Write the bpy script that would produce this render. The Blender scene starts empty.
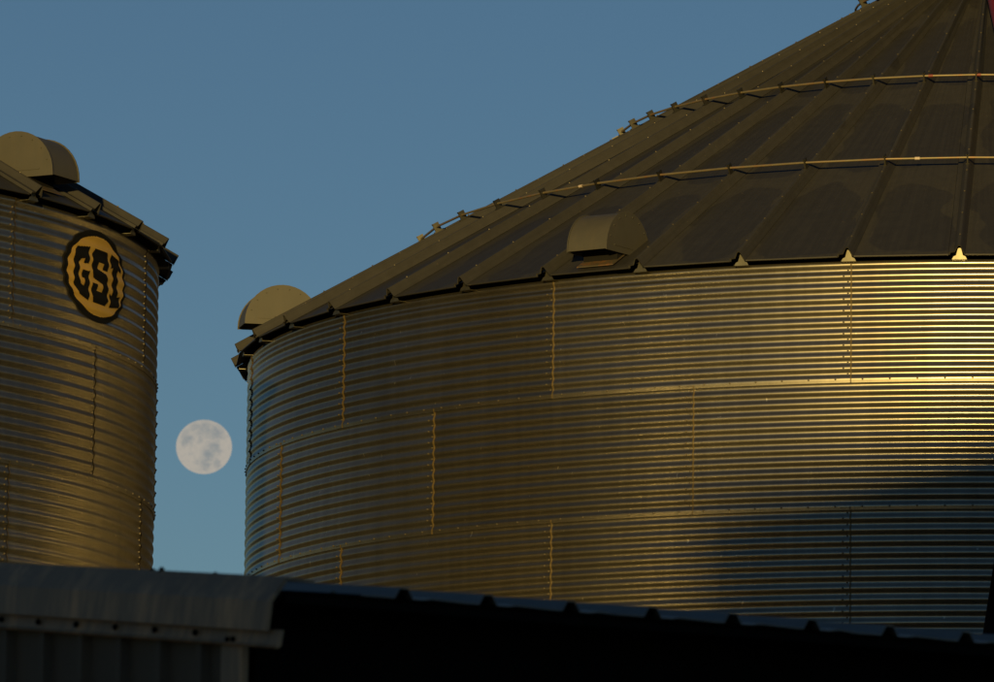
import bpy, math, random
from math import sin, cos, tan, pi, radians as rad, sqrt
from mathutils import Vector, Matrix

random.seed(7)
scene = bpy.context.scene
COL = scene.collection

# ------------------------------------------------------------------ camera
CAMZ = 1.6
PITCH, ROLL = 0.1483, -0.0118
cam_d = bpy.data.cameras.new('camera')
cam = bpy.data.objects.new('camera', cam_d)
COL.objects.link(cam)
fwd = Vector((0, cos(PITCH), sin(PITCH)))
rt = Vector((1, 0, 0))
up = Vector((0, -sin(PITCH), cos(PITCH)))
r2 = rt * cos(ROLL) - up * sin(ROLL)
u2 = rt * sin(ROLL) + up * cos(ROLL)
M = Matrix((r2, u2, -fwd)).transposed().to_4x4()
M.translation = Vector((0, 0, CAMZ))
cam.matrix_world = M
cam_d.sensor_width = 36.0
cam_d.lens = 6166.3 / 994.0 * 36.0
cam_d.clip_start = 0.5
cam_d.clip_end = 20000
cam_d.dof.use_dof = True
cam_d.dof.focus_distance = 55.0
cam_d.dof.aperture_fstop = 11.0
scene.camera = cam

# ------------------------------------------------------------------ world and sun
SUN_AZ, SUN_EL = rad(7.2), rad(4.0)      # the sun stands behind the camera, a little to its left
world = bpy.data.worlds.new('World')
scene.world = world
world.use_nodes = True
wn = world.node_tree
for n in list(wn.nodes):
    wn.nodes.remove(n)
wo = wn.nodes.new('ShaderNodeOutputWorld')
bg = wn.nodes.new('ShaderNodeBackground')
sky = wn.nodes.new('ShaderNodeTexSky')
sky.sky_type = 'NISHITA'
sky.sun_disc = False
sky.sun_elevation = SUN_EL
sky.sun_rotation = pi + SUN_AZ
sky.altitude = 200
sky.air_density = 0.75
sky.dust_density = 0.0
sky.ozone_density = 2.2
bg.inputs['Strength'].default_value = 0.078
wn.links.new(sky.outputs[0], bg.inputs['Color'])
wn.links.new(bg.outputs[0], wo.inputs['Surface'])

sun_d = bpy.data.lights.new('sun', 'SUN')
sun_d.energy = 5.0
sun_d.angle = rad(0.7)
sun_d.color = (1.0, 0.72, 0.235)
sun = bpy.data.objects.new('sun', sun_d)
COL.objects.link(sun)
to_sun = Vector((-sin(SUN_AZ) * cos(SUN_EL), -cos(SUN_AZ) * cos(SUN_EL), sin(SUN_EL)))
sun.rotation_euler = to_sun.to_track_quat('Z', 'Y').to_euler()
sun.location = to_sun * 200

scene.view_settings.view_transform = 'Standard'
scene.view_settings.look = 'None'
scene.view_settings.exposure = -0.12
scene.view_settings.gamma = 1.0

# ------------------------------------------------------------------ helpers
def link(o, parent=None):
    COL.objects.link(o)
    if parent is not None:
        o.parent = parent
    return o


class MB:
    """collects faces, builds ONE mesh"""
    def __init__(s):
        s.v, s.f, s.m, s.uv, s.sm = [], [], [], [], []

    def add(s, vs, fs, mat=0, uvs=None, smooth=False):
        o = len(s.v)
        s.v += [tuple(p) for p in vs]
        for i, f in enumerate(fs):
            s.f.append([o + k for k in f])
            s.m.append(mat)
            s.sm.append(smooth)
            s.uv.append([uvs[k] for k in f] if uvs else [(0, 0)] * len(f))

    def box(s, a, b, mat=0, mtx=None):
        x0, y0, z0 = a
        x1, y1, z1 = b
        vs = [(x0, y0, z0), (x1, y0, z0), (x1, y1, z0), (x0, y1, z0), (x0, y0, z1), (x1, y0, z1), (x1, y1, z1), (x0, y1, z1)]
        if mtx is not None:
            vs = [mtx @ Vector(p) for p in vs]
        s.add(vs, [(3, 2, 1, 0), (4, 5, 6, 7), (0, 1, 5, 4), (1, 2, 6, 5), (2, 3, 7, 6), (3, 0, 4, 7)], mat)

    def tube(s, a, b, r, n=12, mat=0, r1=None, cap=True):
        a, b = Vector(a), Vector(b)
        d = (b - a).normalized()
        x = d.orthogonal().normalized()
        y = d.cross(x)
        r1 = r if r1 is None else r1
        vs = [a + (x * cos(2 * pi * i / n) + y * sin(2 * pi * i / n)) * r for i in range(n)]
        vs += [b + (x * cos(2 * pi * i / n) + y * sin(2 * pi * i / n)) * r1 for i in range(n)]
        s.add(vs, [(i, (i + 1) % n, n + (i + 1) % n, n + i) for i in range(n)], mat, smooth=True)
        if cap:
            s.add(vs, [tuple(range(n - 1, -1, -1)), tuple(range(n, 2 * n))], mat)

    def sweep(s, prof, path, closed=False, mat=0, cap=True):
        """prof: list of fn(pt)->Vector per profile point; path list"""
        rows = [[q(p) for q in prof] for p in path]
        n = len(prof)
        vs = [v for r in rows for v in r]
        fs = []
        for i in range(len(rows) - 1):
            for j in range(n if closed else n - 1):
                k = (j + 1) % n
                fs.append((i * n + j, i * n + k, (i + 1) * n + k, (i + 1) * n + j))
        s.add(vs, fs, mat)
        if cap and closed:
            s.add(rows[0], [tuple(range(n - 1, -1, -1))], mat)
            s.add(rows[-1], [tuple(range(n))], mat)

    def mesh(s, name, mats):
        me = bpy.data.meshes.new(name)
        me.from_pydata(s.v, [], s.f)
        for m in mats:
            me.materials.append(m)
        me.polygons.foreach_set('material_index', s.m)
        me.polygons.foreach_set('use_smooth', s.sm)
        ul = me.uv_layers.new(name='UVMap')
        flat = [c for f in s.uv for uv in f for c in uv]
        ul.data.foreach_set('uv', flat)
        me.update()
        return me

    def build(s, name, mats, parent=None):
        if not isinstance(mats, (list, tuple)):
            mats = [mats]
        return link(bpy.data.objects.new(name, s.mesh(name, mats)), parent)


def inst(name, me, parent, loc=(0, 0, 0), rz=0.0):
    o = bpy.data.objects.new(name, me)
    o.location = loc
    o.rotation_euler = (0, 0, rz)
    return link(o, parent)


def tag(o, label=None, cat=None, group=None, kind=None):
    if label:
        o['label'] = label
    if cat:
        o['category'] = cat
    if group:
        o['group'] = group
    if kind:
        o['kind'] = kind
    return o


def empty(name, loc, rz=0.0):
    o = bpy.data.objects.new(name, None)
    o.location = loc
    o.rotation_euler = (0, 0, rz)
    o.empty_display_size = 0.3
    return link(o)


# ------------------------------------------------------------------ materials
def new_mat(name):
    m = bpy.data.materials.new(name)
    m.use_nodes = True
    nt = m.node_tree
    for n in list(nt.nodes):
        nt.nodes.remove(n)
    out = nt.nodes.new('ShaderNodeOutputMaterial')
    return m, nt, out


def N(nt, t, **kw):
    n = nt.nodes.new(t)
    for k, v in kw.items():
        if k in n.inputs:
            n.inputs[k].default_value = v
        else:
            setattr(n, k, v)
    return n


def math_n(nt, op, a, b=None, c=None, clamp=False):
    n = nt.nodes.new('ShaderNodeMath')
    n.operation = op
    n.use_clamp = clamp
    for i, q in enumerate((a, b, c)):
        if q is None:
            continue
        if isinstance(q, (int, float)):
            n.inputs[i].default_value = q
        else:
            nt.links.new(q, n.inputs[i])
    return n.outputs[0]


def maprange(nt, v, a, b, c, d, smooth=False):
    n = nt.nodes.new('ShaderNodeMapRange')
    if smooth:
        n.interpolation_type = 'SMOOTHSTEP'
    nt.links.new(v, n.inputs[0])
    for i, q in zip((1, 2, 3, 4), (a, b, c, d)):
        n.inputs[i].default_value = q
    return n.outputs[0]


def mixc(nt, fac, a, b, typ='MIX'):
    n = nt.nodes.new('ShaderNodeMix')
    n.data_type = 'RGBA'
    n.blend_type = typ
    if isinstance(fac, (int, float)):
        n.inputs[0].default_value = fac
    else:
        nt.links.new(fac, n.inputs[0])
    for i, q in ((6, a), (7, b)):
        if isinstance(q, (tuple, list)):
            n.inputs[i].default_value = (*q[:3], 1)
        else:
            nt.links.new(q, n.inputs[i])
    return n.outputs[2]


def noise(nt, vec, scale, detail=3, rough=0.5):
    n = nt.nodes.new('ShaderNodeTexNoise')
    n.inputs['Scale'].default_value = scale
    n.inputs['Detail'].default_value = detail
    n.inputs['Roughness'].default_value = rough
    if vec is not None:
        nt.links.new(vec, n.inputs['Vector'])
    return n.outputs['Fac']


def scaled(nt, vec, s):
    n = nt.nodes.new('ShaderNodeMapping')
    n.inputs['Scale'].default_value = s
    nt.links.new(vec, n.inputs['Vector'])
    return n.outputs[0]


def mat_galv(name, base, rough, dull, dull_share, tint_var=0.1, bump=0.004, streak=0.25, aniso=0.0, fleck_amt=0.0):
    """weathered zinc coated steel: a tight reflective skin over a dull oxidised one"""
    m, nt, out = new_mat(name)
    tc = nt.nodes.new('ShaderNodeTexCoord')
    geo = nt.nodes.new('ShaderNodeNewGeometry')
    oi = nt.nodes.new('ShaderNodeObjectInfo')
    pos = geo.outputs['Position']
    n_big = noise(nt, scaled(nt, pos, (0.6, 0.6, 0.35)), 1.0, 4)
    n_str = noise(nt, scaled(nt, pos, (9, 9, 0.5)), 1.0, 4, 0.6)
    n_fine = noise(nt, pos, 55, 3, 0.6)
    v = maprange(nt, n_big, 0.3, 0.7, 1 - tint_var, 1 + tint_var)
    v = math_n(nt, 'MULTIPLY', v, maprange(nt, n_str, 0.3, 0.75, 1 + streak * .4, 1 - streak))
    v = math_n(nt, 'MULTIPLY', v, maprange(nt, oi.outputs['Random'], 0, 1, 0.86, 1.12))
    v = math_n(nt, 'MULTIPLY', v, maprange(nt, n_fine, 0.3, 0.7, 0.94, 1.06))
    colr = mixc(nt, 1.0, base, (1, 1, 1), 'MULTIPLY')
    hs = nt.nodes.new('ShaderNodeHueSaturation')
    nt.links.new(colr, hs.inputs['Color'])
    nt.links.new(v, hs.inputs['Value'])
    fleck = maprange(nt, noise(nt, scaled(nt, pos, (1, 1, 0.55)), 21, 2, 0.5), 0.735, 0.76, 0, fleck_amt)
    c = mixc(nt, fleck, hs.outputs[0], (0.62, 0.55, 0.42))
    bp = nt.nodes.new('ShaderNodeBump')
    bp.inputs['Strength'].default_value = 1.0
    bp.inputs['Distance'].default_value = 1.0
    # gentle out-of-round waviness of the sheets and small dents
    vadd = nt.nodes.new('ShaderNodeVectorMath')
    vadd.operation = 'MULTIPLY_ADD'
    nt.links.new(oi.outputs['Random'], vadd.inputs[0])
    vadd.inputs[1].default_value = (31, 17, 53)
    nt.links.new(pos, vadd.inputs[2])
    h1 = noise(nt, scaled(nt, vadd.outputs[0], (1.3, 1.3, 1.1)), 1.0, 2)
    h = math_n(nt, 'MULTIPLY', h1, bump)
    nt.links.new(h, bp.inputs['Height'])
    # rolled sheet scatters wider along the roll than across it
    cr_ = nt.nodes.new('ShaderNodeVectorMath')
    cr_.operation = 'CROSS_PRODUCT'
    cr_.inputs[0].default_value = (0, 0, 1)
    nt.links.new(geo.outputs['Normal'], cr_.inputs[1])
    p1 = nt.nodes.new('ShaderNodeBsdfPrincipled')
    p1.inputs['Anisotropic'].default_value = aniso
    nt.links.new(cr_.outputs[0], p1.inputs['Tangent'])
    p1.inputs['Metallic'].default_value = 1.0
    nt.links.new(c, p1.inputs['Base Color'])
    rr = math_n(nt, 'ADD', rough - 0.05, math_n(nt, 'MULTIPLY', n_big, 0.1))
    nt.links.new(rr, p1.inputs['Roughness'])
    nt.links.new(bp.outputs[0], p1.inputs['Normal'])
    p2 = nt.nodes.new('ShaderNodeBsdfPrincipled')
    p2.inputs['Metallic'].default_value = 1.0
    nt.links.new(c, p2.inputs['Base Color'])
    p2.inputs['Roughness'].default_value = dull
    p2.inputs['Anisotropic'].default_value = aniso * 0.4
    nt.links.new(cr_.outputs[0], p2.inputs['Tangent'])
    nt.links.new(bp.outputs[0], p2.inputs['Normal'])
    mx = nt.nodes.new('ShaderNodeMixShader')
    mx.inputs[0].default_value = dull_share
    nt.links.new(p1.outputs[0], mx.inputs[1])
    nt.links.new(p2.outputs[0], mx.inputs[2])
    nt.links.new(mx.outputs[0], out.inputs['Surface'])
    return m


def mat_simple(name, base, rough=0.6, metal=0.0, var=0.2, scale=6.0, stain=None, stain_amt=0.0):
    m, nt, out = new_mat(name)
    geo = nt.nodes.new('ShaderNodeNewGeometry')
    p = nt.nodes.new('ShaderNodeBsdfPrincipled')
    n1 = noise(nt, geo.outputs['Position'], scale, 5, 0.6)
    c = mixc(nt, n1, tuple(b * (1 - var) for b in base), tuple(min(1, b * (1 + var)) for b in base))
    if stain:
        n2 = noise(nt, scaled(nt, geo.outputs['Position'], (14, 14, 1.2)), 1.0, 5, 0.65)
        n3 = noise(nt, geo.outputs['Position'], 1.7, 2)
        f = math_n(nt, 'MULTIPLY', maprange(nt, n2, 0.45, 0.7, 0, stain_amt), maprange(nt, n3, 0.35, 0.6, 0.2, 1))
        c = mixc(nt, f, c, stain)
    nt.links.new(c, p.inputs['Base Color'])
    p.inputs['Metallic'].default_value = metal
    p.inputs['Roughness'].default_value = rough
    nt.links.new(p.outputs[0], out.inputs['Surface'])
    return m


def mat_roof():
    """zinc roof sheets: fine drawn lines along the fall, dried-dew shapes in every bay"""
    m, nt, out = new_mat('roof_zinc')
    uv = nt.nodes.new('ShaderNodeUVMap')
    uv.uv_map = 'UVMap'
    sep = nt.nodes.new('ShaderNodeSeparateXYZ')
    nt.links.new(uv.outputs[0], sep.inputs[0])
    u, s = sep.outputs[0], sep.outputs[1]
    geo = nt.nodes.new('ShaderNodeNewGeometry')
    oi = nt.nodes.new('ShaderNodeObjectInfo')
    pos = geo.outputs['Position']
    nz = noise(nt, pos, 1.6, 1.5, 0.4)
    nz2 = noise(nt, pos, 9, 4, 0.6)
    # bay coordinate between two rod rings
    t = math_n(nt, 'FRACT', math_n(nt, 'DIVIDE', math_n(nt, 'ADD', s, 0.12), 2.25))
    wob = math_n(nt, 'MULTIPLY', math_n(nt, 'SUBTRACT', nz, 0.5), 1.7)
    rnd = maprange(nt, oi.outputs['Random'], 0, 1, 0.45, 1.0)
    du = math_n(nt, 'ADD', math_n(nt, 'DIVIDE', math_n(nt, 'ADD', u, -0.06), rnd), wob)
    dv = math_n(nt, 'ADD', math_n(nt, 'DIVIDE', math_n(nt, 'SUBTRACT', t, 0.45), 0.42), math_n(nt, 'MULTIPLY', wob, 0.5))
    e = math_n(nt, 'ADD', math_n(nt, 'POWER', math_n(nt, 'ABSOLUTE', du), 4.0), math_n(nt, 'POWER', math_n(nt, 'ABSOLUTE', dv), 4.0))
    damp = maprange(nt, e, 0.85, 1.15, 1, 0, True)
    streak = noise(nt, scaled(nt, uv.outputs[0], (9, 0.5, 1)), 1.0, 4, 0.6)
    v = maprange(nt, streak, 0.3, 0.75, 0.85, 1.2)
    v = math_n(nt, 'MULTIPLY', v, maprange(nt, damp, 0, 1, 1.0, 0.78))
    v = math_n(nt, 'MULTIPLY', v, maprange(nt, nz2, 0.3, 0.7, 0.9, 1.1))
    v = math_n(nt, 'MULTIPLY', v, maprange(nt, oi.outputs['Random'], 0, 1, 0.88, 1.1))
    hs = nt.nodes.new('ShaderNodeHueSaturation')
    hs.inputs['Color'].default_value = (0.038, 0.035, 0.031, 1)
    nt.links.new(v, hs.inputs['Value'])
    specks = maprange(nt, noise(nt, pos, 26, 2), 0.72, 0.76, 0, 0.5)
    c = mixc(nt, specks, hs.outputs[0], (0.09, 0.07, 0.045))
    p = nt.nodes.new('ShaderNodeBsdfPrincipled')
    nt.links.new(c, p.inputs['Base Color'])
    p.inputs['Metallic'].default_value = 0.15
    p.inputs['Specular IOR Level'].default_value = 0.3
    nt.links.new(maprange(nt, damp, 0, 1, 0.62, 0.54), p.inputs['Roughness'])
    bp = nt.nodes.new('ShaderNodeBump')
    bp.inputs['Distance'].default_value = 1.0
    wv = nt.nodes.new('ShaderNodeTexNoise')
    wv.inputs['Scale'].default_value = 1.0
    nt.links.new(scaled(nt, uv.outputs[0], (22, 0.02, 1)), wv.inputs['Vector'])
    nt.links.new(math_n(nt, 'ADD', math_n(nt, 'MULTIPLY', wv.outputs['Fac'], 0.004), math_n(nt, 'MULTIPLY', nz, 0.008)), bp.inputs['Height'])
    nt.links.new(bp.outputs[0], p.inputs['Normal'])
    nt.links.new(p.outputs[0], out.inputs['Surface'])
    return m


M_WALL = mat_galv('corrugated_zinc', (0.28, 0.248, 0.192), 0.255, 0.5, 0.36, bump=0.0015, streak=0.16, aniso=0.6, fleck_amt=0.8)
M_EDGE = mat_simple('sheet_edge_rust', (0.085, 0.055, 0.014), 0.6, 0.0, 0.35, 14)
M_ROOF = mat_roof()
M_TRIM = mat_galv('zinc_fittings', (0.10, 0.092, 0.07), 0.5, 0.6, 0.6, bump=0.002)
M_CLOS = mat_galv('zinc_closure', (0.18, 0.165, 0.12), 0.42, 0.6, 0.6, bump=0.001)
M_BOLT = mat_simple('bolt_steel', (0.11, 0.09, 0.06), 0.5, 0.5, 0.5, 90)
M_ROD = mat_simple('roof_rod_steel', (0.19, 0.155, 0.09), 0.45, 0.5, 0.3, 8, (0.3, 0.10, 0.03), 0.6)
M_HOOD = mat_simple('hood_zinc', (0.066, 0.060, 0.047), 0.6, 0.2, 0.15, 5, (0.11, 0.085, 0.055), 0.3)
M_RUST = mat_simple('rusty_flashing', (0.055, 0.042, 0.022), 0.7, 0.0, 0.3, 6, (0.16, 0.06, 0.012), 0.9)
M_DARK = mat_simple('interior_shade', (0.012, 0.011, 0.010), 0.9)  # near-black colour standing in for the shade inside bin and vents
M_BLACK = mat_simple('emblem_black', (0.008, 0.008, 0.008), 0.85)
M_GOLD = mat_simple('emblem_gold', (0.50, 0.30, 0.045), 0.55, 0.0, 0.15, 5, (0.5, 0.2, 0.06), 0.4)
M_RED = mat_simple('auger_red', (0.13, 0.004, 0.002), 0.6, 0.0, 0.25, 4)
M_PAINTBLK = mat_simple('frame_black_paint', (0.006, 0.006, 0.006), 0.9)
M_RUBBER = mat_simple('tyre_rubber', (0.02, 0.02, 0.02), 0.8)
M_SHEDTRIM = mat_simple('shed_trim_zinc', (0.22, 0.158, 0.10), 0.6, 0.0, 0.3, 3, (0.60, 0.36, 0.18), 1.0)  # vertical streaks of a paler, warmer brown in the colour
M_SHEDROOF = mat_simple('shed_roof_zinc', (0.20, 0.19, 0.18), 0.45, 0.7, 0.2, 4)
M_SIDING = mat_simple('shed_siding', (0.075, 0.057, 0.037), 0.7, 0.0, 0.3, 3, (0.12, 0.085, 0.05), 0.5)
M_SHEDSHADE = mat_simple('timber_shade_black', (0.006, 0.005, 0.0045), 0.9, 0.0, 0.4, 9)  # shade of the open shed front is put into this near-black
M_BARN = mat_simple('barn_steel', (0.22, 0.20, 0.17), 0.6, 0.1, 0.15, 1.5, (0.16, 0.11, 0.07), 0.5)
M_BARNROOF = mat_simple('barn_roof_steel', (0.30, 0.29, 0.28), 0.5, 0.5, 0.15, 1.0)
for _m in (M_BLACK, M_SHEDSHADE, M_PAINTBLK, M_DARK):
    for _n in _m.node_tree.nodes:
        if _n.type == 'BSDF_PRINCIPLED':
            _n.inputs['Specular IOR Level'].default_value = 0.08
M_CONC = mat_simple('concrete', (0.32, 0.30, 0.27), 0.85, 0.0, 0.15, 3)


def mat_ground():
    m, nt, out = new_mat('stubble_ground')
    geo = nt.nodes.new('ShaderNodeNewGeometry')
    pos = geo.outputs['Position']
    a = noise(nt, pos, 0.05, 4)
    b = noise(nt, pos, 1.3, 6, 0.65)
    c1 = mixc(nt, maprange(nt, a, 0.4, 0.6, 0, 1), (0.16, 0.115, 0.055), (0.085, 0.085, 0.035))
    c = mixc(nt, maprange(nt, b, 0.3, 0.7, 0, 0.6), c1, (0.10, 0.075, 0.045))
    p = nt.nodes.new('ShaderNodeBsdfPrincipled')
    p.inputs['Roughness'].default_value = 0.95
    nt.links.new(c, p.inputs['Base Color'])
    bp = nt.nodes.new('ShaderNodeBump')
    bp.inputs['Distance'].default_value = 0.2
    nt.links.new(b, bp.inputs['Height'])
    nt.links.new(bp.outputs[0], p.inputs['Normal'])
    nt.links.new(p.outputs[0], out.inputs['Surface'])
    return m


# ------------------------------------------------------------------ ground
g = MB()
S = 6000
g.add([(-S, -S, 0), (S, -S, 0), (S, S, 0), (-S, S, 0)], [(0, 1, 2, 3)])
tag(g.build('ground', mat_ground()), kind='structure')

# ------------------------------------------------------------------ grain bins
H = 1.1176          # height of one ring of sheets
P = H / 11          # corrugation pitch
AMP = 0.0070
T30 = tan(rad(30))


def corr(z):
    """wave of the sheet; a flat strip at the bolted lap"""
    if z <= 0.004:
        return AMP - (0.004 - z) * 0.11
    if z < P / 2:
        return AMP * cos(pi * (z - 0.004) / (P / 2 - 0.004))
    return AMP * cos(2 * pi * z / P)


def dcorr(z):
    return (corr(z + 0.0005) - corr(z - 0.0005)) / 0.001


def sheet_mesh(name, R, dth, h, proud=True):
    """one curved corrugated wall sheet: spans dth, its far end laps over the next sheet"""
    nz = int(round((h + 0.028) / P * 12))
    nx = 22
    lap = 0.085 / R
    th0, th1 = 0.0, dth + lap * 0.15
    verts, norms, faces = [], [], []
    zs = [-0.028 + (h + 0.028) * j / nz for j in range(nz + 1)]
    if True:
        xs = [th0 + (th1 - th0) * i / (nx - 4) for i in range(nx - 4)]
        xs = [x for x in xs if x < th1 - 1.25 * lap]
        xs += [th1 - 1.2 * lap, th1 - 1.0 * lap, th1 - 0.5 * lap, th1]
    lapz = [0.0045 * max(0, min(1, (0.06 - z) / 0.03)) for z in zs]
    lapx = [0.0045 * max(0, min(1, (x - (th1 - 1.2 * lap)) / (0.2 * lap))) for x in xs]
    for j, z in enumerate(zs):
        sl = dcorr(z)
        for i, x in enumerate(xs):
            r = R + corr(z) + max(lapz[j], 0) + lapx[i]
            verts.append((r * sin(x), -r * cos(x), z))
            n = Vector((sin(x), -cos(x), -sl)).normalized()
            norms.append(n)
    w = len(xs)
    for j in range(len(zs) - 1):
        for i in range(w - 1):
            k = j * w + i
            faces.append((k, k + 1, k + w + 1, k + w))
    nf = len(faces)
    # exposed end edge, with a bead of rusty sealant on the sheet below
    b0 = len(verts)
    for j, z in enumerate(zs):
        sl = dcorr(z)
        for dr, dx in ((0.0098, -0.002), (0.0093, 0.005), (0.0005, 0.009)):
            x = th1 + dx / R
            r = R + corr(z) + dr
            verts.append((r * sin(x), -r * cos(x), z))
            norms.append(Vector((sin(x + (0.5 if dr < .001 else 0)), -cos(x + (0.5 if dr < .001 else 0)), -sl)).normalized())
    for j in range(len(zs) - 1):
        for i in range(2):
            k = b0 + j * 3 + i
            faces.append((k, k + 1, k + 4, k + 3))
    # bottom lip
    b1 = len(verts)
    z = zs[0]
    for i, x in enumerate(xs):
        for r, nn in ((R + corr(z) + 0.0045, 0), (R + corr(z) - 0.002, 0)):
            verts.append((r * sin(x), -r * cos(x), z))
            norms.append(Vector((0, 0, -1)))
    for i in range(w - 1):
        k = b1 + i * 2
        faces.append((k, k + 1, k + 3, k + 2))
    me = bpy.data.meshes.new(name)
    me.from_pydata(verts, [], faces)
    me.materials.append(M_WALL)
    me.materials.append(M_EDGE)
    nb = 2 * (len(zs) - 1)
    me.polygons.foreach_set('material_index', [0] * nf + [1] * nb + [0] * (len(faces) - nf - nb))
    me.polygons.foreach_set('use_smooth', [True] * len(faces))
    me.update()
    me.normals_split_custom_set_from_vertices([tuple(n) for n in norms])
    return me


def add_bolt(mb, p, n, r=0.0095, h=0.011):
    n = n.normalized()
    x = n.orthogonal().normalized()
    y = n.cross(x)
    p = Vector(p)
    k = 6
    vs = [p + (x * cos(2 * pi * i / k) + y * sin(2 * pi * i / k)) * r for i in range(k)]
    vs += [p + n * h * 0.75 + (x * cos(2 * pi * i / k) + y * sin(2 * pi * i / k)) * r * 0.85 for i in range(k)]
    vs += [p + n * h]
    fs = [(i, (i + 1) % k, k + (i + 1) % k, k + i) for i in range(k)] + [(k + i, k + (i + 1) % k, 2 * k) for i in range(k)]
    mb.add(vs, fs)


def bolts_mesh(name, R, dth, h, nb):
    mb = MB()
    for i in range(nb):
        x = (i + 0.5) * dth / nb
        r = R + corr(0) + 0.003
        add_bolt(mb, (r * sin(x), -r * cos(x), 0.002), Vector((sin(x), -cos(x), 0)))
    th1 = dth + 0.085 / R * 0.15
    k = 0
    z = P * 0.25
    while z < h - 0.02:
        for dx, ph in ((0.025, 0.5), (0.062, 0.0)):
            zz = z + (ph - 0.25) * P
            if zz < 0.02 or zz > h - 0.01:
                continue
            x = th1 - dx / R
            r = R + corr(zz) + 0.004
            add_bolt(mb, (r * sin(x), -r * cos(x), zz), Vector((sin(x), -cos(x), 0)))
        z += P
        k += 1
    return mb.mesh(name, [M_BOLT])


RIB_W, RIB_H, RIB_T = 0.052, 0.088, 0.008     # half base, height, half top


def panel_mesh(name, Re, dth, rtop):
    """one roof sheet, seam rib standing on its low-angle edge; centred on theta = dth/2, rib on theta = 0"""
    mb = MB()
    hw = dth / 2

    def pt(th, r, up=0.0, lat=0.0, cut=0.0):
        # point on the cone; up along the cone normal, lat sideways in metres
        z = (Re - r) * T30
        n = Vector((sin(th) * 0.5, -cos(th) * 0.5, 0.8660))
        t = Vector((cos(th), sin(th), 0))
        return Vector((r * sin(th), -r * cos(th), z)) + n * up + t * lat
    rs = [Re, Re - 0.06, Re - 0.09, Re - 0.8, Re - 2.0, Re - 3.4, Re - 4.8, rtop]
    rs = [r for r in rs if r >= rtop]
    # flat sheet between the two edges: a true plane between edge generators
    vs, uvs = [], []
    for r in rs:
        kk = 1.0 if r > Re - 0.07 else 0.0      # the sheet is notched round the rib at the eave only
        a, b = pt(0, r, 0, 0.05 * kk), pt(dth, r, 0, -0.094 * kk)
        for k in range(5):
            q = k / 4
            vs.append(a.lerp(b, q))
            uvs.append((q * 2 - 1, (Re - r) / 0.866))
    fs = []
    for i in range(len(rs) - 1):
        for k in range(4):
            fs.append((i * 5 + k, i * 5 + k + 1, i * 5 + k + 6, i * 5 + k + 5))
    mb.add(vs, fs, 0, uvs)
    # down-turned drip lip and underside
    a, b = pt(0, Re, 0, 0.05), pt(dth, Re, 0, -0.094)
    dn = Vector((0, 0, -0.010))
    inn = Vector((-sin(hw) * 0.02, cos(hw) * 0.02, -0.002))
    mb.add([a, b, b + dn, a + dn, b + dn + inn, a + dn + inn], [(0, 3, 2, 1), (3, 5, 4, 2)], 0, [(0, 0)] * 6)
    # rib: a folded upstand
    prof = [(-0.096, 0.002), (-0.088, 0.026), (-0.046, 0.030), (-0.016, 0.080), (-0.008, RIB_H), (0.008, RIB_H), (0.016, 0.080), (0.052, 0.002)]
    vs, uvs = [], []
    rr = [Re + 0.012, Re - 2.0, Re - 4.0, max(rtop, 0.95)]
    for r in rr:
        k = min(1.0, r * 0.125 / 0.26)
        for lat, u_ in prof:
            vs.append(pt(0, r, u_, lat * k))
            uvs.append((1.0 + lat * 3, (Re - r) / 0.866))
    n = len(prof)
    fs = []
    for i in range(len(rr) - 1):
        for j in range(n - 1):
            fs.append((i * n + j, i * n + j + 1, (i + 1) * n + j + 1, (i + 1) * n + j))
    mb.add(vs, fs, 0, uvs)
    # rolled edge on the rib end so it has a thickness
    vs = []
    for lat, u_ in prof:
        vs.append(pt(0, Re + 0.012, u_, lat))
        vs.append(pt(0, Re + 0.008, u_ - 0.012, lat * 0.86))
    mb.add(vs, [(2 * j, 2 * j + 1, 2 * j + 3, 2 * j + 2) for j in range(n - 1)], 0, [(1, 0)] * len(vs))
    return mb.mesh(name, [M_ROOF])


def closure_mesh(name, Re):
    mb = MB()
    y0 = -(Re - 0.03)
    prof = [(-0.064, -0.040), (0.064, -0.040), (0.052, -0.018), (0.030, -0.008), (0.010, RIB_H * .74), (-0.010, RIB_H * .74), (-0.030, -0.008), (-0.052, -0.018)]
    vs = [(x, y0, z) for x, z in prof] + [(x, y0 + 0.004, z) for x, z in prof]
    n = len(prof)
    mb.add(vs, [tuple(range(n)), tuple(range(2 * n - 1, n - 1, -1))] + [(i, n + i, n + (i + 1) % n, (i + 1) % n) for i in range(n)])
    # foot bent back to the wall
    mb.box((-0.064, y0, -0.044), (0.064, y0 + 0.10, -0.0402))
    return mb.mesh(name, [M_CLOS])


def rib_bolts_mesh(name, Re):
    mb = MB()
    s = 0.25
    while s < (Re - 1.2) / 0.866:
        r = Re - s * 0.866
        z = (Re - r) * T30
        nrm = Vector((0, -0.5, 0.866))
        base = Vector((0, -r, z)) + nrm * (RIB_H - 0.001)
        add_bolt(mb, base, nrm, 0.009, 0.010)
        s += 0.55
    return mb.mesh(name, [M_BOLT])


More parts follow.
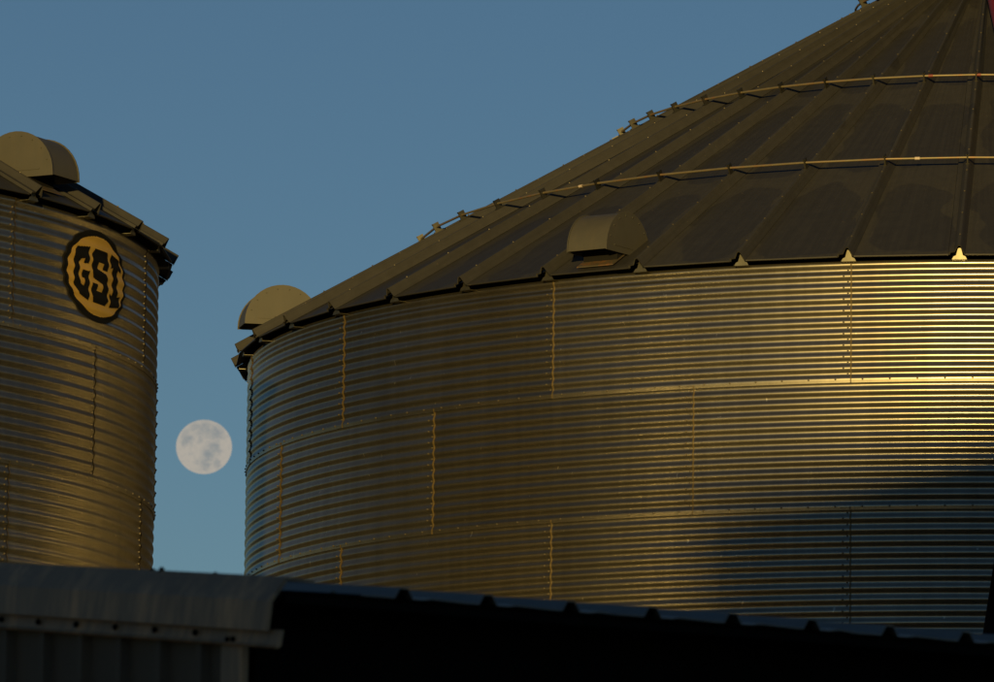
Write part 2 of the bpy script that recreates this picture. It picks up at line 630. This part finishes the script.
def hood_meshes(rad_, wid):
    """curved rain hood: half-round shell, two half-disc cheeks, inner duct; origin on the lip line centre, -y outward"""
    n = 20
    sh = MB()
    hw = wid / 2
    t = 0.006
    arc = []
    for i in range(n + 1):
        a = pi * i / n
        arc.append((rad_ - rad_ * cos(a), rad_ * 1.0 * sin(a)))     # y inward from lip, z
    vs = []
    for y, z in arc:
        vs += [(-hw, y, z), (hw, y, z)]
    fs = [(2 * i, 2 * i + 1, 2 * i + 3, 2 * i + 2) for i in range(n)]
    sh.add(vs, fs, 0, smooth=True)
    vin = []
    for y, z in arc:
        k = (rad_ - t) / rad_
        vin += [(-hw, rad_ + (y - rad_) * k, z * k), (hw, rad_ + (y - rad_) * k, z * k)]
    sh.add(vin, [f[::-1] for f in fs], 0, smooth=True)
    sh.add([vs[0], vs[1], vin[1], vin[0]], [(0, 1, 2, 3)])
    sh.box((-hw, -0.004, -0.012), (hw, 0.004, 0.004))
    ck = []
    for sgn in (-1, 1):
        c = MB()
        pts = [(sgn * (hw + 0.004), rad_ - (rad_ + 0.010) * cos(pi * i / n), (rad_ + 0.010) * sin(pi * i / n)) for i in range(n + 1)]
        pts = [(sgn * (hw + 0.004), -0.01, -0.02)] + pts + [(sgn * (hw + 0.004), 2 * rad_ + 0.01, -0.02)]
        q = [(p[0] - sgn * 0.008, p[1], p[2]) for p in pts]
        m = len(pts)
        fr = tuple(range(m))
        c.add(pts + q, [fr if sgn < 0 else fr[::-1], tuple(range(2 * m - 1, m - 1, -1)) if sgn < 0 else tuple(range(m, 2 * m))]
              + [(i, (i + 1) % m, m + (i + 1) % m, m + i) for i in range(m)])
        # folded stiffener near the bottom edge and two rivets
        c.box((sgn * (hw + 0.004) - 0.006, 0.12, 0.035), (sgn * (hw + 0.004) + 0.006, 0.42, 0.045))
        for i in range(1, 9):
            q_ = pi * i / 9
            add_bolt(c, (sgn * (hw + 0.008), rad_ - (rad_ - 0.03) * cos(q_), (rad_ - 0.03) * sin(q_)), Vector((sgn, 0, 0)), 0.007, 0.006)
        ck.append(c)
    d = MB()
    d.box((-hw * 0.86, rad_ * 0.62, -0.30), (hw * 0.86, 2 * rad_ - 0.03, 0.02))
    return sh, ck, d


def pcone(th, r, Re, up=0.0):
    z = (Re - r) * T30
    n = Vector((sin(th) * 0.5, -cos(th) * 0.5, 0.8660))
    return Vector((r * sin(th), -r * cos(th), z)) + n * up


def make_bin(X, Y, R, NS, phase, zseam, rib_phase, hoods, label, rings_r, sleeves=()):
    """zseam: height above ground of the joint under the top ring; phase: angle of a vertical seam of the top ring"""
    root = empty('grain_bin', (X, Y, 0))
    tag(root, label, 'grain bin', 'corrugated steel grain bins')
    dth = 2 * pi / NS
    TOP = 1.045
    me_top = sheet_mesh('wall_sheet', R, dth, TOP)
    me_std = sheet_mesh('wall_sheet', R, dth, H)
    bo_top = bolts_mesh('bolts', R, dth, TOP, 12)
    bo_std = bolts_mesh('bolts', R, dth, H, 12)
    nr = int(zseam / H)
    for k in range(nr + 1):
        z = zseam - k * H
        for j in range(NS):
            th = phase + (j + (0.5 if k % 2 else 0.0)) * dth
            o = inst('wall_sheet', me_top if k == 0 else me_std, root, (0, 0, z), th)
            b = inst('bolts', bo_top if k == 0 else bo_std, o)
            tag(b, kind='stuff')
    # concrete foundation ring under the lowest sheets
    zb = zseam - nr * H
    f = MB()
    nn = 48
    f.sweep([lambda p: Vector((p[0] * (R + .25), p[1] * (R + .25), 0.0)), lambda p: Vector((p[0] * (R + .25), p[1] * (R + .25), zb - 0.03)),
             lambda p: Vector((p[0] * (R - .3), p[1] * (R - .3), zb - 0.03))],
            [(sin(2 * pi * i / nn), -cos(2 * pi * i / nn)) for i in range(nn + 1)])
    f.build('foundation', M_CONC, root)
    # roof
    Re = R + 0.12
    zE = zseam + 1.075
    nrib = NS * 3
    dr = 2 * pi / nrib
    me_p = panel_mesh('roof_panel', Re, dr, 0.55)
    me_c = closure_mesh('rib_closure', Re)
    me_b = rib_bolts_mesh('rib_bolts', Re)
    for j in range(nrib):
        th = rib_phase + j * dr
        o = inst('roof_panel', me_p, root, (0, 0, zE), th)
        inst('rib_closure', me_c, o)
        tag(inst('rib_bolts', me_b, o), kind='stuff')
    # added dark ring: blocks sky and stands for the shade in the eave gap
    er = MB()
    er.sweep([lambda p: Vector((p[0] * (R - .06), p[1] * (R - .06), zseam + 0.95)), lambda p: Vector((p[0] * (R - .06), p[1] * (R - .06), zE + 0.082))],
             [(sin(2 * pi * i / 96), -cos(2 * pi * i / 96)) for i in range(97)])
    er.build('eave_gap_shade', M_DARK, root)
    # peak collar and lid
    c = MB()
    zz = (Re - 0.62) * T30
    ring = [(sin(2 * pi * i / 32), -cos(2 * pi * i / 32)) for i in range(33)]
    c.sweep([lambda p, r=r, z=z: Vector((p[0] * r, p[1] * r, zE + z)) for r, z in ((0.72, zz - 0.05), (0.62, zz + 0.05), (0.58, zz + 0.28), (0.66, zz + 0.29), (0.66, zz + 0.33), (0.3, zz + 0.45), (0.001, zz + 0.48))], ring)
    c.build('peak_lid', M_TRIM, root)
    # safety rod rings on brackets
    for r in rings_r:
        top = RIB_H + 0.045
        pts = [pcone(rib_phase + j * dr, r, Re, top) + Vector((0, 0, zE)) for j in range(nrib)]
        rm = MB()
        for j in range(nrib):
            rm.tube(pts[j], pts[(j + 1) % nrib], 0.0115, 8, cap=False)
        rr_ = rm.build('rod_ring', M_ROD, root)
        bm = MB()
        # bracket standing on a rib: folded plate with foot, in frame theta = 0
        rot = Matrix.Translation((0, -r, (Re - r) * T30)) @ Matrix.Rotation(rad(30), 4, 'X')
        bm.box((-0.015, -0.050, RIB_H - 0.006), (0.015, 0.050, RIB_H + 0.006), 0, rot)
        bm.box((-0.006, -0.034, RIB_H + 0.004), (0.006, 0.034, RIB_H + 0.085), 0, rot)
        bm.box((-0.014, -0.034, RIB_H + 0.074), (0.014, -0.024, RIB_H + 0.086), 0, rot)
        bme = bm.mesh('rod_bracket', [M_TRIM])
        for j in range(0, nrib, 1 if r > 2 else 4):
            inst('rod_bracket', bme, rr_, (0, 0, zE), rib_phase + j * dr)
    for (r, th, colr) in sleeves:
        j = math.floor((th - rib_phase) / dr)
        q = (th - rib_phase) / dr - j
        a = pcone(rib_phase + j * dr, r, Re, RIB_H + 0.045)
        b = pcone(rib_phase + (j + 1) * dr, r, Re, RIB_H + 0.045)
        mid = a.lerp(b, q) + Vector((0, 0, zE))
        d = (b - a).normalized()
        sm = MB()
        sm.tube(mid - d * 0.022, mid + d * 0.022, 0.0145, 8)
        sm.build('rod_sleeve', colr, root)
    # roof vents
    for (th, rlip, zl) in hoods:
        sh, ck, du = hood_meshes(0.36, 0.41)
        h = empty('roof_vent', (rlip * sin(th), -rlip * cos(th), zE + zl), th)
        h.parent = root
        sh.build('vent_hood', [M_HOOD], h)
        for c_ in ck:
            c_.build('vent_cheek', [M_HOOD], h)
        du.build('vent_duct', [M_DARK], h)
        fl = MB()      # rusty flashing lying on the roof sheet round the opening
        zr = lambda y, r_=rlip: (Re - (r_ - y) * cos(dr / 2)) * T30 - zl
        fy0, fy1, fh = 0.13, 0.62, 0.19
        q8 = [(-fh, fy0), (fh, fy0), (fh, fy1), (-fh, fy1)]
        fl.add([(x, y, zr(y) + 0.012) for x, y in q8] + [(x, y, zr(y) + 0.002) for x, y in q8], [(0, 1, 2, 3), (0, 4, 5, 1), (1, 5, 6, 2), (2, 6, 7, 3), (3, 7, 4, 0)])
        fl.build('vent_flashing', [M_RUST], h)
    return root, zE


M_SLEEVE_W = mat_simple('sleeve_white', (0.45, 0.36, 0.29), 0.5)
M_SLEEVE_R = mat_simple('sleeve_red', (0.16, 0.03, 0.015), 0.5)

RB = (4.8865, 60.338, 7.3368)
rbin, rzE = make_bin(RB[0], RB[1], RB[2], 16, -0.2479 - 0.0107 * 0.15, 7.6485 + CAMZ, -0.2479 - 0.0005,
                     [(rad(-32.95), 7.53, 0.185), (rad(-77.95), 7.51, 0.19)],
                     'wide corrugated steel grain bin with conical ribbed roof and two roof vents',
                     [0.755 * 7.457, 0.49 * 7.457, 0.172 * 7.457],
                     [(0.755 * 7.457, rad(-46.5), M_SLEEVE_W), (0.755 * 7.457, rad(-11.3), M_SLEEVE_W),
                      (0.49 * 7.457, rad(-13.3), M_SLEEVE_R), (0.49 * 7.457, rad(-6.4), M_SLEEVE_R)])
LB = (-8.8231, 52.8255, 5.8704)
lbin, lzE = make_bin(LB[0], LB[1], LB[2], 14, 0.9787, 7.4951 + CAMZ, 1.0036,
                     [(rad(61.8), 5.96, 0.23)],
                     'narrower corrugated steel grain bin with gold and black oval emblem near its eave',
                     [0.70 * 5.99, 0.36 * 5.99])


# ------------------------------------------------------------------ emblem on the left bin
def emblem(root, R, arc0, zc, zseam):
    hw, hh = 0.615, 0.385
    bw = 0.054
    G = [(-.455, .13), (-.40, .20), (-.19, .225), (-.19, .085), (-.275, .075), (-.275, .115), (-.335, .105), (-.365, .07), (-.365, -.07), (-.33, -.105), (-.275, -.115), (-.275, -.05), (-.315, -.05), (-.315, .015), (-.185, .02), (-.185, -.225), (-.36, -.195), (-.455, -.115)]
    S_ = [(-.13, .17), (-.09, .225), (.15, .225), (.19, .175), (.19, .07), (.09, .07), (.09, .12), (-.02, .12), (-.02, .065), (.14, .04), (.19, -.005), (.19, -.175), (.145, -.225), (-.09, -.225), (-.13, -.175), (-.13, -.065), (-.03, -.065), (-.03, -.12), (.08, -.12), (.08, -.05), (-.09, -.02), (-.13, .02)]
    I_ = [(.235, .225), (.43, .20), (.47, .10), (.395, .115), (.395, -.115), (.47, -.10), (.43, -.20), (.235, -.225), (.235, -.105), (.285, -.12), (.285, .12), (.235, .105)]

    def inside(poly, x, y):
        c = False
        n = len(poly)
        for i in range(n):
            x0, y0 = poly[i]
            x1, y1 = poly[(i + 1) % n]
            if (y0 > y) != (y1 > y) and x < (x1 - x0) * (y - y0) / (y1 - y0) + x0:
                c = not c
        return c
    e = 0.0055
    nx, nz = int(2 * hw / e), int(2 * hh / e)

    def build(name, test, off, m, parent):
        mb = MB()
        idx = {}
        vs, fs, ns = [], [], []

        def vid(i, j):
            if (i, j) not in idx:
                a = (arc0 - hw + i * e) / R
                z = zc - hh + j * e
                zz = z - zseam
                r = R + corr(zz) + off + (0.0045 * max(0, min(1, (0.06 - zz) / 0.03)))
                sl = dcorr(zz)
                idx[(i, j)] = len(vs)
                vs.append((r * sin(a), -r * cos(a), z))
                ns.append(tuple(Vector((sin(a), -cos(a), -sl)).normalized()))
            return idx[(i, j)]
        for i in range(nx):
            for j in range(nz):
                if test(-hw + (i + .5) * e, -hh + (j + .5) * e):
                    fs.append((vid(i, j), vid(i + 1, j), vid(i + 1, j + 1), vid(i, j + 1)))
        me = bpy.data.meshes.new(name)
        me.from_pydata(vs, [], fs)
        me.materials.append(m)
        me.polygons.foreach_set('use_smooth', [True] * len(fs))
        me.update()
        me.normals_split_custom_set_from_vertices(ns)
        return link(bpy.data.objects.new(name, me), parent)
    ell = lambda x, y, k: (x / (hw - k)) ** 2 + (y / (hh - k)) ** 2 <= 1
    em = build('emblem', lambda x, y: ell(x, y, 0), 0.010, M_BLACK, root)
    build('emblem_field', lambda x, y: ell(x, y, bw), 0.013, M_GOLD, em)
    for nm, poly in (('letter_g', G), ('letter_s', S_), ('letter_i', I_)):
        build(nm, lambda x, y, p=poly: inside(p, x, y), 0.016, M_BLACK, em)
    tag(em, 'oval gold emblem with black rim reading GSI')


EMB_ARC, EMB_Z = 7.085, 8.08 + CAMZ
emblem(lbin, LB[2], EMB_ARC, EMB_Z, 7.4951 + CAMZ)

# ------------------------------------------------------------------ shed in front
PHI = 0.55065
SH0 = Vector((-0.635, 18.686, 0.0))
SZ = 2.054 + CAMZ                        # height of the rib tops at the eave corner
SLOPE = 0.113
shed = empty('open_shed', SH0, PHI)
tag(shed, 'low dark open-fronted shed with ribbed steel roof in front of the bins', 'shed')
RIDGE = 6.2
LEN = 9.8


def roofz(b):
    return SZ - 0.033 + (SLOPE * b if b <= RIDGE else SLOPE * (2 * RIDGE - b))


# local axes: x = a (along the eave), y = b (into the building)
def shed_roof_sheet():
    mb = MB()
    xs = []
    for k in range(3):
        c = 0.1524 + 0.3048 * k
        xs += [(c - 0.07, 0.0), (c - 0.033, 0.0), (c - 0.014, 0.031), (c + 0.014, 0.031), (c + 0.033, 0.0), (c + 0.07, 0.0)]
        xs += [(c + 0.100, 0.004), (c + 0.115, 0.004)]
    xs = [(0, 0)] + xs + [(0.930, 0.0)]
    n = len(xs)
    bs = [0.0, RIDGE, 2 * RIDGE]
    vs = [(x, b, roofz(b) + z) for b in bs for x, z in xs]
    vs2 = [(x, b, roofz(b) + z - 0.004) for b in bs for x, z in xs]
    fs = [(i * n + j, i * n + j + 1, (i + 1) * n + j + 1, (i + 1) * n + j) for i in range(2) for j in range(n - 1)]
    mb.add(vs, fs)
    mb.add(vs2, [f[::-1] for f in fs])
    o = len(vs)
    mb.add([vs[j] for j in range(n)] + [vs2[j] for j in range(n)], [(j, n + j, n + j + 1, j + 1) for j in range(n - 1)])
    return mb.mesh('roof_sheet', [M_SHEDROOF])


me = shed_roof_sheet()
scr = MB()
for k in range(3):
    for b in (0.35, 1.4, 2.5, 3.6):
        for q in (-0.05, 0.05):
            x = 0.1524 + 0.3048 * k + q
            add_bolt(scr, (x, b, roofz(b)), Vector((0, 0, 1)), 0.008, 0.009)
scr = scr.mesh('screws', [M_BOLT])
a = 0.42 - 0.1524
k = 0
while a < LEN:
    o = inst('roof_sheet', me, shed, (a, 0, 0.0012 * (k % 2)))
    tag(inst('screws', scr, o), kind='stuff')
    a += 0.9144
    k += 1
AEND = a
# rake trim along the gable: folded profile (outward is -a)
path = [0.0, RIDGE, 2 * RIDGE]
tz = lambda b: roofz(b) + 0.033


def rake(prof, name, mat, b0=0.0):
    mb = MB()
    mb.sweep([lambda b, p=p: Vector((p[0], b, tz(b) + p[1])) for p in prof], [b0, 0.8, RIDGE, 2 * RIDGE], closed=True)
    return mb.build(name, mat, shed)


rake([(0.10, 0.0), (0.0, 0.004), (-0.056, -0.074), (-0.066, -0.166), (-0.054, -0.166), (-0.043, -0.076), (0.008, -0.008), (0.10, -0.010)], 'rake_trim', M_SHEDTRIM)
rake([(-0.036, -0.160), (-0.046, -0.205), (-0.058, -0.213), (-0.050, -0.218), (-0.036, -0.209), (-0.028, -0.160)], 'trim_strip', M_SHEDTRIM, -0.045)
tag(shed.children[-2], 'grey folded rake trim with pale streaks')
# siding on the gable wall
PW = 0.795
prof = []
for k in range(3):
    c = 0.1325 + 0.265 * k
    prof += [(c - 0.1325, 0), (c - 0.03, 0), (c - 0.016, -0.028), (c + 0.016, -0.028), (c + 0.03, 0)]
prof += [(PW, 0)]
n = len(prof)
b = 0.345
while b < 2 * RIDGE - 0.9:
    sd = MB()
    vs = [(-0.008 + o, y, 0.05) for y, o in prof] + [(-0.008 + o, y, tz(b + y) - 0.17) for y, o in prof]
    sd.add(vs, [(j + 1, j, n + j, n + j + 1) for j in range(n - 1)])
    inst('siding_panel', sd.mesh('siding_panel', [M_SIDING]), shed, (0, b, 0))
    b += PW
# inner lining of the gable wall
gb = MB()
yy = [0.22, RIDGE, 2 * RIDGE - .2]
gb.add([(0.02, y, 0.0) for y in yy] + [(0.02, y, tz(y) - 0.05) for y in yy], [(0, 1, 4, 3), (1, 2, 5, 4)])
gb.build('gable_lining', M_SHEDSHADE, shed)
# screws with dark washers under the trim strip
sc = MB()
b = 0.345 + 0.1325
while b < 2 * RIDGE - 0.4:
    add_bolt(sc, (-0.046, b, tz(b) - 0.186), Vector((-1, 0, 0)), 0.011, 0.012)
    b += 0.265
add_bolt(sc, (-0.046, 0.27, tz(0) - 0.17), Vector((-1, 0, 0)), 0.010, 0.012)
add_bolt(sc, (-0.046, 0.235, tz(0) - 0.172), Vector((-1, 0, 0)), 0.010, 0.012)
add_bolt(sc, (0.004, 0.80, tz(0.80)), Vector((0, 0, 1)), 0.010, 0.016)
add_bolt(sc, (0.004, 0.86, tz(0.86)), Vector((0, 0, 1)), 0.009, 0.010)
add_bolt(sc, (0.004, 0.45, tz(0.45)), Vector((0, 0, 1)), 0.008, 0.008)
tag(sc.build('screws', M_PAINTBLK, shed), kind='stuff')
ct = MB()
ct.box((-0.034, 0.205, 0.0), (-0.010, 0.335, SZ - 0.16))
ct.build('corner_trim', M_SHEDTRIM, shed)
# front: posts, added black boards that paint the shade under the eave; back and far walls
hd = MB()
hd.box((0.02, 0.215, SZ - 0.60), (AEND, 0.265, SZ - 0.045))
hd.build('header_shade_board', M_SHEDSHADE, shed)
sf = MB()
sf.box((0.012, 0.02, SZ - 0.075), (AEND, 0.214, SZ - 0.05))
sf.build('soffit_shade_board', M_SHEDSHADE, shed)
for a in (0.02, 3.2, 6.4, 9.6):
    p_ = MB()
    p_.box((a, 0.266, 0.0), (a + 0.16, 0.42, SZ - 0.06))
    p_.build('post', M_SHEDSHADE, shed)
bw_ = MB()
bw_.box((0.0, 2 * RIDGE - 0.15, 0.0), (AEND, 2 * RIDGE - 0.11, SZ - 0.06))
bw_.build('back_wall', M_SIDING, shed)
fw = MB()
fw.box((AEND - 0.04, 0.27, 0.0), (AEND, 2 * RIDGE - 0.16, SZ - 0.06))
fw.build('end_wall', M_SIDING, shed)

# ------------------------------------------------------------------ grain auger leaning over the right bin
aug = empty('grain_auger', (5.0, 40.0, 0))
tag(aug, 'long red grain auger on a black wheeled frame leaning over the bin roof', 'auger')
o0 = Vector((5.0, 40.0, 0))
top = Vector((4.715, 59.95, rzE + 4.95))
bot = Vector((5.35, 40.0, 0.55))
t_ = MB()
t_.tube(bot - o0, top - o0, 0.15, 20)
t_.tube(top - o0 - Vector((0, 0.05, 0.05)), top - o0 + Vector((0.0, 0.15, -0.55)), 0.17, 16)
t_.build('auger_tube', M_RED, aug)
dirv = (top - bot).normalized()
mid = bot + dirv * ((50.0 - bot.y) / dirv.y)
for sx in (-1, 1):
    l = MB()
    fx = mid.x + sx * 0.80
    l.tube(Vector((fx + sx * 1.15, 49.2, 0.55)) - o0, Vector((fx, 50.0, mid.z - 0.25)) - o0, 0.10, 12)
    l.build('frame_leg', M_PAINTBLK, aug)
    w = MB()
    wx = fx + sx * 1.25
    w.tube(Vector((wx - 0.12, 49.2, 0.45)) - o0, Vector((wx + 0.12, 49.2, 0.45)) - o0, 0.45, 24)
    w.build('wheel', M_RUBBER, aug)
cb = MB()
cb.tube(Vector((mid.x - 0.82, 50.0, mid.z - 0.25)) - o0, Vector((mid.x + 0.82, 50.0, mid.z - 0.25)) - o0, 0.09, 12)
cb.build('cross_beam', M_PAINTBLK, aug)
hp = MB()
hb = bot - o0
hp.add([hb + Vector(v) for v in ((-.7, -.9, .45), (.7, -.9, .45), (.7, .3, .45), (-.7, .3, .45), (-.25, -.4, -.35), (.25, -.4, -.35), (.25, .1, -.35), (-.25, .1, -.35))],
       [(0, 1, 5, 4), (1, 2, 6, 5), (2, 3, 7, 6), (3, 0, 4, 7), (4, 5, 6, 7)])
hp.build('hopper', M_RED, aug)

# ------------------------------------------------------------------ big barn behind the viewer: its shade lies over the shed and the foot of the bins
barn = empty('machine_barn', (2.8, -37.0, 0))
tag(barn, 'tall steel machine barn behind the viewpoint, outside the picture', 'barn')
BX0, BX1, BY0, BY1 = -11.8, 9.0, -7.0, 7.0
BE, BSL = 14.0, 0.25
bx = (BX0 + BX1) / 2
rz_ = BE + (bx - BX0) * BSL
wl = MB()
for y, s in ((BY0, 1), (BY1, -1)):
    f_ = [(BX0, y, 0), (BX1, y, 0), (BX1, y, BE), (bx, y, rz_), (BX0, y, BE)]
    wl.add(f_, [(0, 1, 2, 3, 4) if s > 0 else (4, 3, 2, 1, 0)])
for x in (BX0, BX1):
    wl.add([(x, BY0, 0), (x, BY1, 0), (x, BY1, BE), (x, BY0, BE)], [(0, 1, 2, 3)])
wl.build('wall', M_BARN, barn)
rf = MB()
for sgn, xe in ((-1, BX0), (1, BX1)):
    xo = xe + sgn * 0.15
    rf.add([(xo, BY0 - .3, BE - .03), (xo, BY1 + .3, BE - .03), (bx, BY1 + .3, rz_ + 0.02), (bx, BY0 - .3, rz_ + 0.02),
            (xo, BY0 - .3, BE + .05), (xo, BY1 + .3, BE + .05), (bx, BY1 + .3, rz_ + 0.10), (bx, BY0 - .3, rz_ + 0.10)],
           [(0, 1, 2, 3), (7, 6, 5, 4), (0, 4, 5, 1), (1, 5, 6, 2), (3, 7, 4, 0)])
rf.build('roof', M_BARNROOF, barn)
dr_ = MB()
dr_.box((-4.5, BY1 + 0.03, 0.05), (-0.2, BY1 + 0.10, 5.2))
dr_.build('sliding_door', M_SHEDROOF, barn)
dr_ = MB()
dr_.box((0.0, BY1 + 0.03, 0.05), (4.3, BY1 + 0.10, 5.2))
dr_.build('sliding_door', M_SHEDROOF, barn)

# ------------------------------------------------------------------ moon
MD = 6000.0
mdir = Vector((-0.04731, 0.99165, 0.13020)).normalized()
MR = MD * 27.9 / 6166.3
m, nt, out = new_mat('moon_light')
tc = nt.nodes.new('ShaderNodeTexCoord')
oc = nt.nodes.new('ShaderNodeMapping')
oc.inputs['Scale'].default_value = (1 / MR, 1 / MR, 1 / MR)
nt.links.new(tc.outputs['Object'], oc.inputs['Vector'])
ocv = oc.outputs[0]
nzd = nt.nodes.new('ShaderNodeTexNoise')
nzd.inputs['Scale'].default_value = 3.5
nzd.inputs['Detail'].default_value = 5
nt.links.new(ocv, nzd.inputs['Vector'])
dsub = nt.nodes.new('ShaderNodeVectorMath')
dsub.operation = 'MULTIPLY_ADD'
nt.links.new(nzd.outputs['Color'], dsub.inputs[0])
dsub.inputs[1].default_value = (0.34, 0.34, 0.34)
nt.links.new(ocv, dsub.inputs[2])
sub = nt.nodes.new('ShaderNodeVectorMath')
sub.operation = 'SUBTRACT'
nt.links.new(dsub.outputs[0], sub.inputs[0])
sub.inputs[1].default_value = (0.17, 0.17, 0.17)
sx_ = nt.nodes.new('ShaderNodeSeparateXYZ')
nt.links.new(sub.outputs[0], sx_.inputs[0])
tot = None
for (px, pz, rr, w) in ((-.30, .62, .22, .7), (.05, .60, .30, .8), (.42, .42, .30, .9), (.25, .30, .22, .5), (-.05, .35, .22, .5), (-.58, .18, .26, .9), (-.62, .42, .16, .6),
                        (-.05, .12, .16, .6), (.42, -.12, .24, .9), (.20, -.36, .26, 1.0), (.08, -.68, .24, .8), (-.2, -.62, .14, .5), (.50, -.68, .16, .8), (.68, .28, .16, .6), (.1, .82, .16, .4)):
    dx = math_n(nt, 'SUBTRACT', sx_.outputs[0], px)
    dz = math_n(nt, 'SUBTRACT', sx_.outputs[2], pz)
    d = math_n(nt, 'SQRT', math_n(nt, 'ADD', math_n(nt, 'MULTIPLY', dx, dx), math_n(nt, 'MULTIPLY', dz, dz)))
    q = maprange(nt, d, rr * 0.2, rr * 1.5, w, 0.0, True)
    tot = q if tot is None else math_n(nt, 'MAXIMUM', tot, q)
fine = noise(nt, ocv, 6.5, 8, 0.75)
vor = nt.nodes.new('ShaderNodeTexVoronoi')
vor.inputs['Scale'].default_value = 7.0
nt.links.new(ocv, vor.inputs['Vector'])
spots = maprange(nt, vor.outputs['Distance'], 0.05, 0.2, 0.3, 0.0, True)
mc = mixc(nt, tot, (0.40, 0.37, 0.32), (0.215, 0.242, 0.252))
mc = mixc(nt, maprange(nt, fine, 0.4, 0.62, 0.0, 0.4), mc, (0.43, 0.395, 0.34))
mc = mixc(nt, maprange(nt, fine, 0.5, 0.35, 0.0, 0.35), mc, (0.26, 0.275, 0.28))
mc = mixc(nt, spots, mc, (0.46, 0.43, 0.38))
em_ = nt.nodes.new('ShaderNodeEmission')
nt.links.new(mc, em_.inputs['Color'])
em_.inputs['Strength'].default_value = 1.12
nt.links.new(em_.outputs[0], out.inputs['Surface'])
mo = MB()
nu, nv = 64, 32
vs = [(MR * cos(2 * pi * i / nu) * sin(pi * j / nv), MR * sin(2 * pi * i / nu) * sin(pi * j / nv), MR * 0.972 * cos(pi * j / nv)) for j in range(nv + 1) for i in range(nu)]
mo.add(vs, [(j * nu + i, (j + 1) * nu + i, (j + 1) * nu + (i + 1) % nu, j * nu + (i + 1) % nu) for j in range(nv) for i in range(nu)], smooth=True)
moon = mo.build('moon', m)
moon.location = mdir * MD + Vector((0, 0, CAMZ))
tag(moon, 'pale nearly full moon hanging in the blue sky between the two bins', 'moon')
